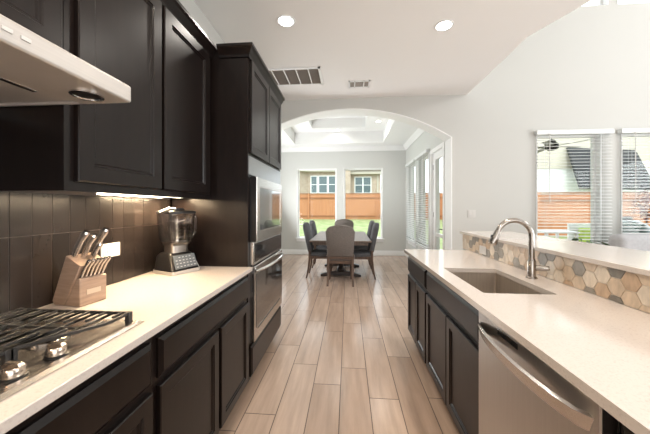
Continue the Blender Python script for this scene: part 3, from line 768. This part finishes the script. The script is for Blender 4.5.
t = thing('wall_outlet', (1.168, 2.55, .955), 'small white outlet on the hexagon tiles near the far end of the bar', 'outlet')
m = MB(); m.box(1.1635, 1.1678, 2.49, 2.61, .925, .995); obj('cover_plate', m, M_white, t, bev=.0015)
m = MB(); m.box(1.1625, 1.1634, 2.51, 2.54, .935, .985); obj('socket', m, M_white, t)
m = MB(); m.box(1.1625, 1.1634, 2.56, 2.59, .935, .985); obj('socket', m, M_white, t)
# switch plate on the north wall
t = thing('light_switch', (1.87, AW0, 1.24), 'white double switch plate on the wall right of the arch', 'switch')
m = MB(); m.box(1.812, 1.928, AW0-.006, AW0, 1.18, 1.296); obj('cover_plate', m, M_white, t, bev=.002)
for x in (1.845, 1.895):
    m = MB(); m.box(x-.016, x+.016, AW0-.010, AW0-.006, 1.205, 1.27); obj('rocker', m, M_white, t, bev=.001)

# ceiling vents
t = thing('return_air_vent', (-.69, 3.67, 3.05), 'large white return air grille on the ceiling beside the oven tower', 'vent')
x0, x1, y0, y1 = -1.11, -.34, 3.42, 3.90
m = MB(); b = .028
for q in ((x0, x1, y0, y0+b), (x0, x1, y1-b, y1), (x0, x0+b, y0, y1), (x1-b, x1, y0, y1)): m.box(*q, 3.036, 3.0495)
for k in range(1, 5): 
    xx = x0+(x1-x0)*k/5; m.box(xx-.006, xx+.006, y0, y1, 3.038, 3.049)
obj('vent_frame', m, M_trim, t)
m = MB(); m.box(x0+b, x1-b, y0+b, y1-b, 3.046, 3.0495); obj('vent_filter', m, M_ventf, t)
m = MB()
for k in range(22):
    yy = y0+b+.008+k*(y1-y0-2*b-.01)/22; m.prism([(yy, 3.040), (yy+.010, 3.047), (yy+.0115, 3.046), (yy+.0015, 3.039)], 'x', x0+b, x1-b)
obj('louvres', m, M_ventf, t, smooth=0)
t = thing('supply_vent', (.155, 3.94, 3.05), 'small three-section white supply vent on the kitchen ceiling', 'vent')
x0, x1, y0, y1 = .01, .30, 3.83, 4.05
m = MB()
for q in ((x0, x1, y0, y0+.03), (x0, x1, y1-.03, y1), (x0, x0+.02, y0, y1), (x1-.02, x1, y0, y1), (x0+.075, x0+.09, y0, y1), (x1-.09, x1-.075, y0, y1)): m.box(*q, 3.04, 3.0495)
obj('vent_frame', m, M_trim, t)
m = MB(); m.box(x0+.02, x1-.02, y0+.03, y1-.03, 3.046, 3.0495); obj('vent_opening', m, M_dark, t)
m = MB()
for k in range(8):
    yy = y0+.035+k*.019; m.box(x0+.02, x1-.02, yy, yy+.006, 3.041, 3.046)
obj('louvres', m, M_ventf, t)
# recessed lights
def can(x, y, z, label, e=14, r=.068):
    t = thing('recessed_light', (x, y, z), label, 'ceiling light', 'recessed ceiling lights')
    m = MB(); m.lathe([(r+.018, 0), (r+.016, -.006), (r, -.004), (r, 0)], (x, y, z-.0005), seg=28); obj('trim_ring', m, M_trim, t)
    m = MB(); m.lathe([(r, 0), (0, -.0005)], (x, y, z-.003), seg=28); obj('diffuser', m, M_lamp, t)
    light('can_glow', 'AREA', (x, y, z-.012), (0, 0, 0), e, (1, .93, .84), .12, None, shape='DISK', spread=math.radians(150))
can(-.57, 2.562, 3.05, 'round recessed light left on the kitchen ceiling, towards the oven tower')
can(.904, 2.746, 3.05, 'round recessed light right on the kitchen ceiling, near its open edge')
for x, y in ((-.57, .6), (.904, .7), (.15, -1.4)): light('added_ceiling_fill', 'AREA', (x, y, 3.03), (0, 0, 0), 14, (1, .88, .74), .13, None, shape='DISK', spread=math.radians(150))  # bare unseen lamps added overhead for extra light; no fixtures modelled
light('added_warm_fill', 'AREA', (-1.0, -.4, 1.37), (0, 0, 0), 14, (1, .72, .45), .03, .8)  # off-frame lamp added to warm the hood and cooktop; no cabinet above it
can(-.272, 7.33, 3.35, 'recessed light in the dining tray ceiling, nearer the left window', 4, .05)
can(.70, 6.66, 3.35, 'recessed light in the dining tray ceiling, right side', 5, .05)

# ================================================================== DINING SET
CX = -.14
t = thing('dining_table', (CX, 6.0, 0), 'rectangular brown wood dining table on dark pedestals', 'table')
m = MB(); m.box(CX-.55, CX+.55, 5.0, 7.02, .715, .745); tt = obj('table_top', m, M_tabletop, t, bev=.006)
m = MB(); m.box(CX-.50, CX+.50, 5.08, 5.10, .655, .715); m.box(CX-.50, CX+.50, 6.92, 6.94, .655, .715); m.box(CX-.50, CX-.48, 5.1, 6.92, .655, .715); m.box(CX+.48, CX+.50, 5.1, 6.92, .655, .715); obj('apron', m, M_tabletop, t)
for y in (5.5, 6.42):
    m = MB(); m.lathe([(.07, .09), (.085, .13), (.05, .2), (.075, .32), (.08, .42), (.05, .52), (.09, .60), (.10, .655)], (CX, y, 0), seg=20); m.box(CX-.3, CX+.3, y-.05, y+.05, .655, .714); obj('pedestal', m, M_pedes, t, bev=.003)
    m = MB(); m.prism([(CX-.39, 0), (CX-.30, 0), (CX-.22, .02), (CX+.22, .02), (CX+.30, 0), (CX+.39, 0), (CX+.39, .04), (CX+.30, .06), (CX+.10, .10), (CX-.10, .10), (CX-.30, .06), (CX-.39, .04)], 'y', y-.05, y+.05); obj('pedestal_foot', m, M_pedes, t, bev=.006)
m = MB(); m.box(CX-.03, CX+.03, 5.55, 6.37, .17, .24); obj('stretcher', m, M_pedes, t, bev=.003)
def make_chair(fab, label):
    t = thing('dining_chair', (0, 0, 0), label, 'chair', 'dining chairs around the table')
    # seat
    m = MB(); pts = []
    def sl(g, z): 
        a, b = .24-g, .20-g
        return [Vector(p) for p in ((-a+.03, -.19+g, z), (a-.03, -.19+g, z), (a-.01, 0, z), (a, b-.03, z), (a-.03, b+.01, z), (-a+.03, b+.01, z), (-a, b-.03, z), (-a+.01, 0, z))]
    m.loft([sl(.01, .40), sl(0, .415), sl(0, .455), sl(.012, .475), sl(.05, .485)]); obj('seat', m, fab, t, smooth=60)
    m = MB(); m.box(-.20, .20, -.20, -.17, .36, .41); m.box(-.20, .20, .165, .19, .36, .41); m.box(-.215, -.19, -.19, .19, .36, .41); m.box(.19, .215, -.19, .19, .36, .41); obj('seat_frame', m, M_legwood, t, bev=.003)
    # back
    m = MB(); n = 16; outs = []
    top = [(-.235+.47*k/n) for k in range(n+1)]
    def ztop(x):
        u = abs(x)/.235
        return 1.02-.055*(u**2)-(.045 if u > .93 else .0)-(.012 if u > .8 else 0)
    prof = [(-.205, .49), (.205, .49)] + [(x, ztop(x)) for x in reversed(top)]
    yof = lambda z: -.205-(z-.49)*.20
    f_ = [Vector((x, yof(z)+.03, z)) for x, z in prof]; b_ = [Vector((x, yof(z)-.03, z)) for x, z in prof]
    ins = lambda L, s: [Vector((v.x*(1-s), v.y, .75+(v.z-.75)*(1-s))) for v in L]
    m.loft([[v-Vector((0, .012, 0)) for v in ins(b_, .05)], b_, f_, [v+Vector((0, .015, 0)) for v in ins(f_, .06)]])
    bk = obj('backrest', m, fab, t, smooth=50)
    m = MB()
    for x, z in [(-.215+.43*0, .50+.025*k) for k in range(19)] + [(.215, .50+.025*k) for k in range(19)] + [(-.20+.025*k, ztop(-.20+.025*k)-.018) for k in range(17)]:
        m.lathe([(.005, 0), (.003, .003), (0, .004)], (x, yof(z)-.036, z), (0, -1, -.2), seg=6)
    obj('nailheads', m, M_nickel, bk)
    m = MB(); m.box(-.20, .20, -.225, -.19, .445, .49); obj('back_rail', m, M_legwood, t, bev=.003)
    for s in (-1, 1):
        def leg(pts, w):
            m = MB(); m.loft([[Vector((p[0]+a*w_, p[1]+b*w_, p[2])) for a, b in ((-1, -1), (1, -1), (1, 1), (-1, 1))] for p, w_ in zip(pts, w)]); obj('leg', m, M_legwood, t, bev=.003)
        leg([(s*.205, -.27, 0), (s*.20, -.235, .15), (s*.20, -.21, .35), (s*.20, -.212, .52)], [.014, .017, .021, .020])
        leg([(s*.205, .175, 0), (s*.207, .175, .2), (s*.205, .172, .405)], [.014, .018, .023])
    return t
near = make_chair(M_fabr, 'dining chair at the near table end, its taupe back to the viewer')
near.location = (CX+.01, 5.04, 0); near.scale = (1.05, 1, 1.02)
side = make_chair(M_fabg, 'slate grey dining chair on the left of the table, nearer the arch')
side.location = (CX-.375, 5.50, 0); side.rotation_euler.z = -PI/2; side.scale = (1, 1, 1.025)
for lab, x, y, r in (('slate grey dining chair on the left of the table, nearer the windows', CX-.375, 6.40, -PI/2),
                     ('slate grey dining chair on the right of the table, nearer the arch', CX+.375, 5.50, PI/2),
                     ('slate grey dining chair on the right of the table, nearer the windows', CX+.375, 6.40, PI/2)):
    c = copy_tree(side); c.location = (x, y, 0); c.rotation_euler.z = r; c['label'] = lab
c = copy_tree(near); c.location = (CX+.04, 7.0, 0); c.rotation_euler.z = PI; c['label'] = 'dining chair at the far table end, facing the viewer by the windows'

# ================================================================== GREAT ROOM ITEMS
def sofa():
    t = thing('sofa', (3.02, 3.38, 0), 'light grey fabric sofa beyond the bar, under the right window', 'sofa')
    X, Y = 3.02, 3.38
    def rb(x0, x1, y0, y1, z0, z1, nm, bev=.05):
        m = MB(); m.box(X+x0, X+x1, Y+y0, Y+y1, z0, z1); obj(nm, m, M_sofa, t, bev=bev, seg=4)
    rb(0, 1.7, 0, .18, .12, 1.03, 'sofa_back', .07); rb(.02, .16, .18, .78, .12, .64, 'sofa_arm'); rb(1.54, 1.68, .18, .78, .12, .64, 'sofa_arm')
    rb(.16, 1.54, .18, .78, .12, .36, 'sofa_base', .03); rb(.17, .845, .19, .77, .36, .5, 'seat_cushion', .04); rb(.855, 1.53, .19, .77, .36, .5, 'seat_cushion', .04)
    for x in (.1, 1.6):
        for y in (.1, .7):
            m = MB(); m.lathe([(.02, 0), (.03, .12)], (X+x, Y+y, 0), seg=12); obj('leg', m, M_pedes, t)
    t.rotation_euler.z = .12
sofa()
P0 = Vector((2.12, 2.72, 0))
t = thing('potted_plant', P0, 'leafy green plant in a tall planter just beyond the bar ledge', 'plant')
m = MB(); m.lathe([(.11, .001), (.13, .02), (.17, .60), (.175, .62), (.16, .62), (.15, .56), (0, .56)], P0, seg=24); obj('planter', m, M_terr, t)
m = MB(); rg = random.Random(5)
for k in range(34):
    a = rg.random()*2*PI; L = rg.uniform(.16, .30); h0 = P0+Vector((0, 0, .57)); hgt = rg.uniform(.30, .47)
    c = h0+Vector((math.cos(a)*.05, math.sin(a)*.05, hgt)); d = Vector((math.cos(a), math.sin(a), rg.uniform(-.2, .35))); n = Vector((-math.sin(a), math.cos(a), 0))
    m.tube([h0, (h0+c)/2+n*.01, c], .003, 5, 1)
    lp = []
    for i in range(6):
        u = i/5; w = .028*math.sin(PI*min(u*.9+.07, 1)); q = c+d*L*u-Vector((0, 0, .16*u*u*L/.25))
        lp.append([q-n*w, q+Vector((0, 0, -.004)), q+n*w, q+Vector((0, 0, .001))])
    m.loft(lp)
obj('leaves', m, [M_leaf, M_leaf], t, smooth=60)

# ================================================================== OUTSIDE
m = MB()
ys = [4.7+.0, 8.3, 11, 14, 17, 20, 24, 60]; hz = lambda y: -.12+max(0, min(1, (y-9)/11))*.65
for a, b in zip(ys, ys[1:]): m.face([(-30, a, hz(a)), (45, a, hz(a)), (45, b, hz(b)), (-30, b, hz(b))])
o = struct('lawn', m, M_grass, smooth=0)
m = MB(); m.box(1.76, 9.5, AW1+.001, 8.4, -.115, -.02); struct('patio_floor', m, M_conc)
m = MB(); m.box(1.76, 9.5, AW1+.001, 7.2, 3.3, 3.42); struct('patio_ceiling', m, M_siding)
def fence(A_, B_, ztop, ground, label, hgt=1.85, gate=()):
    A_, B_ = Vector(A_), Vector(B_); d = (B_-A_); L = d.length; d.normalize(); n = Vector((-d.y, d.x, 0))
    t = thing('wooden_fence', (A_.x, A_.y, ground), label, 'fence', 'cedar privacy fences')
    R = Matrix(((d.x, n.x, 0, A_.x), (d.y, n.y, 0, A_.y), (0, 0, 1, 0), (0, 0, 0, 1)))
    m = MB(); x = 0; rg = random.Random(2)
    while x < L-.01:
        dz = rg.uniform(-.008, .008); m.box(x+.003, min(x+.137, L), -.01, .01, ground, ztop+dz, 0, rg.random(), R=R); x += .14
    obj('boards', m, M_fence, t, smooth=0)
    for z in (ground+.25, ztop-.3):
        m = MB(); m.box(0, L, -.055, -.012, z-.045, z+.045, R=R); obj('rail', m, M_fencer, t)
    k = 0
    x = 1.2
    while x < L:
        m = MB(); m.box(x-.05, x+.05, -.11, -.056, ground, ztop+.03, R=R); obj('post', m, M_fence, t); x += 2.4
    m = MB(); m.box(0, L, -.07, .04, ztop+.01, ztop+.045, R=R); obj('cap_rail', m, M_fencer, t)
fence((-16, 20, 0), (7, 20, 0), 2.33, .5, 'long cedar fence across the back lawn, seen through the dining windows')
fence((7.02, 13, 0), (26, 13, 0), 1.96, .1, 'cedar fence seen through the great room blinds', 1.85)
fence((7, 13.1, 0), (7, 19.9, 0), 2.1, .2, 'short cedar fence return joining the two long fences')
# houses behind
def house_window(t, x0, x1, z0, z1, y, mull=1, name='window'):
    m = MB(); b = .09
    for q in ((x0-b, x0, z0-b, z1+b), (x1, x1+b, z0-b, z1+b), (x0, x1, z0-b, z0), (x0, x1, z1, z1+b)): m.box(q[0], q[1], y-.08, y-.001, q[2], q[3])
    m.box(x0, x1, y-.07, y-.002, (z0+z1)/2-.03, (z0+z1)/2+.03)
    for k in range(1, mull): xx = x0+(x1-x0)*k/mull; m.box(xx-.06, xx+.06, y-.075, y-.002, z0, z1)
    w = obj(name, m, M_siding, t, smooth=0)
    m = MB(); m.box(x0, x1, y-.03, y-.003, z0, z1); obj('pane', m, M_hglass, w, smooth=0)
t = thing('neighbour_house', (-6, 30, .4), 'tan brick house with three windows behind the fence, left', 'house')
m = MB(); m.prism([(-14, 28), (-4.9, 28), (-4.1, 28.8), (-.95, 28.8), (-.95, 37), (-14, 37)], 'z', .4, 5.0); obj('brick_walls', m, M_brick, t, smooth=0)
m = MB(); m.loft([[Vector(p) for p in ((-14.5, 27.5, 5.0), (-4.6, 27.5, 5.0), (-3.9, 28.3, 5.0), (-.45, 28.3, 5.0), (-.45, 37.5, 5.0), (-14.5, 37.5, 5.0))], [Vector(p) for p in ((-14.5, 27.5, 5.15), (-4.6, 27.5, 5.15), (-3.9, 28.3, 5.15), (-.45, 28.3, 5.15), (-.45, 37.5, 5.15), (-14.5, 37.5, 5.15))]]); obj('eave', m, M_housetrim, t, smooth=0)
m = MB(); m.loft([[Vector(p) for p in ((-14.5, 27.5, 5.16), (-.45, 28.3, 5.16), (-.45, 37.5, 5.16), (-14.5, 37.5, 5.16))], [Vector(p) for p in ((-11, 32, 8), (-4, 32, 8), (-4, 33, 8), (-11, 33, 8))]]); obj('roof', m, M_roof, t, smooth=0)
for a, b in ((-3.75, -3.2), (-2.95, -2.15), (-1.95, -1.15)): house_window(t, a, b, 2.9, 4.55, 28.8)
t = thing('neighbour_house', (3, 29, .4), 'tan brick house with a double window behind the fence, right', 'house')
m = MB(); m.box(-.3, 3.3, 29.2, 37, .4, 5.3); m.box(-.3, .25, 28.3, 29.2, .4, 5.3); obj('brick_walls', m, M_brick, t, smooth=0)
m = MB(); m.box(-.3, 3.4, 28.6, 29.19, 4.75, 5.0); m.box(-.4, .5, 28.1, 29.3, 5.3, 5.45); m.box(2.95, 3.1, 29.1, 29.19, .4, 4.7); obj('eave', m, M_housetrim, t, smooth=0)
m = MB(); m.loft([[Vector(p) for p in ((-.35, 28.0, 5.5), (3.7, 28.0, 5.5), (3.7, 37, 5.5), (-.35, 37, 5.5))], [Vector(p) for p in ((.5, 32, 8), (2.5, 32, 8), (2.5, 33, 8), (.5, 33, 8))]]); obj('roof', m, M_roof, t, smooth=0)
house_window(t, .75, 2.3, 2.9, 4.45, 29.2, 2)
t = thing('neighbour_house', (24, 24, .3), 'white neighbour house with a dark sloping roof behind the great room blinds', 'house')
m = MB(); m.box(13, 34, 24.6, 34, .3, 4.55); obj('siding_walls', m, M_siding, t, smooth=0)
m = MB(); m.box(13, 34, 24.5, 34, 4.56, 8.2); obj('upper_wall', m, M_housetrim, t, smooth=0)
m = MB(); m.loft([[Vector(p) for p in ((17.62, 22.9, 2.92), (22.9, 22.9, 2.75), (22.9, 23.1, 2.65), (17.62, 23.1, 2.8))], [Vector(p) for p in ((17.7, 24.3, 6.22), (22.75, 24.3, 5.92), (22.75, 24.49, 5.9), (17.7, 24.49, 6.2))]]); obj('roof', m, M_roof, t, smooth=0)
house_window(t, 14.2, 15.2, 2.6, 3.9, 24.6)
# patio objects
E_ = Vector((5.65, 6.2, -.02))
t = thing('kamado_grill', E_, 'green ceramic kamado grill on the patio outside the right window', 'grill')
m = MB(); m.lathe([(.12, .38), (.26, .44), (.345, .60), (.36, .78), (.355, .84)], E_, seg=32); obj('fire_bowl', m, M_egg, t)
m = MB(); m.lathe([(.365, .84), (.365, .87)], E_, seg=32); obj('band', m, M_black, t)
m = MB(); m.lathe([(.355, .87), (.34, .93), (.27, 1.02), (.16, 1.085), (.075, 1.11), (0, 1.112)], E_, seg=32); dm = obj('dome_lid', m, M_egg, t)
m = MB(); m.lathe([(.07, 1.11), (.075, 1.15), (.05, 1.165), (.045, 1.18), (0, 1.18)], E_, seg=20); obj('chimney_cap', m, M_black, dm)
m = MB()
for k in range(4):
    a = PI/4+k*PI/2; c, s_ = math.cos(a), math.sin(a); m.tube([E_+Vector((c*.36, s_*.36, .001)), E_+Vector((c*.36, s_*.36, .42))], .02, 8)
m.box(E_.x-.3, E_.x+.3, E_.y-.3, E_.y+.3, E_.z+.36, E_.z+.385); obj('stand', m, M_black, t)
t = thing('patio_table', (5.0, 7.2, -.02), 'low white patio table outside the left great room window', 'table')
m = MB(); m.box(4.55, 5.3, 6.9, 7.6, .74, .78); obj('table_top', m, M_siding, t, bev=.01)
for x in (4.6, 5.25):
    for y in (6.95, 7.55):
        m = MB(); m.box(x-.025, x+.025, y-.025, y+.025, -.019, .74); obj('leg', m, M_siding, t)
t = thing('patio_chair', (6.0, 7.4, -.02), 'white patio chair with a lime cushion outside the left great room window', 'chair')
m = MB(); m.box(5.62, 6.2, 7.1, 7.7, .36, .41); obj('seat', m, M_siding, t, bev=.01)
m = MB(); m.box(5.62, 6.2, 7.68, 7.74, .38, .93); obj('backrest', m, M_siding, t, bev=.01)
m = MB(); m.box(5.80, 6.2, 7.5, 7.66, .42, .82); obj('cushion', m, M_lime, t, bev=.04, seg=3)
for x in (5.65, 6.17):
    for y in (7.13, 7.7):
        m = MB(); m.box(x-.025, x+.025, y-.025, y+.025, -.019, .36); obj('leg', m, M_siding, t)
t = thing('ceiling_fan', (4.2, 6.2, 3.3), 'dark patio ceiling fan hanging outside the left great room window', 'fan')
m = MB(); m.lathe([(.07, -.0005), (.06, -.05), (.012, -.06), (.012, -.55), (.06, -.57), (.08, -.62), (.12, -.66), (.12, -.74), (.07, -.78), (0, -.79)], (4.2, 6.2, 3.3)); obj('motor', m, M_black, t)
for k in range(5):
    a = 2*PI*k/5+.2; R = Matrix.Translation((4.2, 6.2, 2.6)) @ Matrix.Rotation(a, 4, 'Z') @ Matrix.Rotation(.15, 4, 'X')
    m = MB(); m.box(.09, .62, -.06, .06, -.004, .004, R=R); obj('fan_blade', m, mat('fan_blade', (.25, .24, .23), .5), t)
def shrub(x, y, z, r, h, mm, lab, nm='shrub'):
    t = thing(nm, (x, y, z), lab, 'shrub'); rg = random.Random(int(x*10))
    m = MB(); m.tube([(x, y, z), (x+.03, y, z+h*.7)], [.03, .015], 6); obj('stem', m, M_pedes, t)
    m = MB()
    for k in range(420):
        v = Vector((rg.gauss(0, 1), rg.gauss(0, 1), rg.gauss(0, 1))).normalized()*r*rg.uniform(.4, 1); c = Vector((x, y, z+h*.68))+Vector((v.x, v.y, v.z*h*.35/r))
        a = Vector((rg.gauss(0, 1), rg.gauss(0, 1), rg.gauss(0, 1))).normalized(); b = a.cross(Vector((.3, .5, .8))).normalized(); s_ = rg.uniform(.04, .07)
        m.face([c-a*s_, c+b*s_*.5, c+a*s_, c-b*s_*.5])
    obj('foliage', m, mm, t, smooth=0)
shrub(11.9, 12.3, .07, .42, 2.0, M_redleaf, 'small red-leaved shrub against the fence behind the grill')
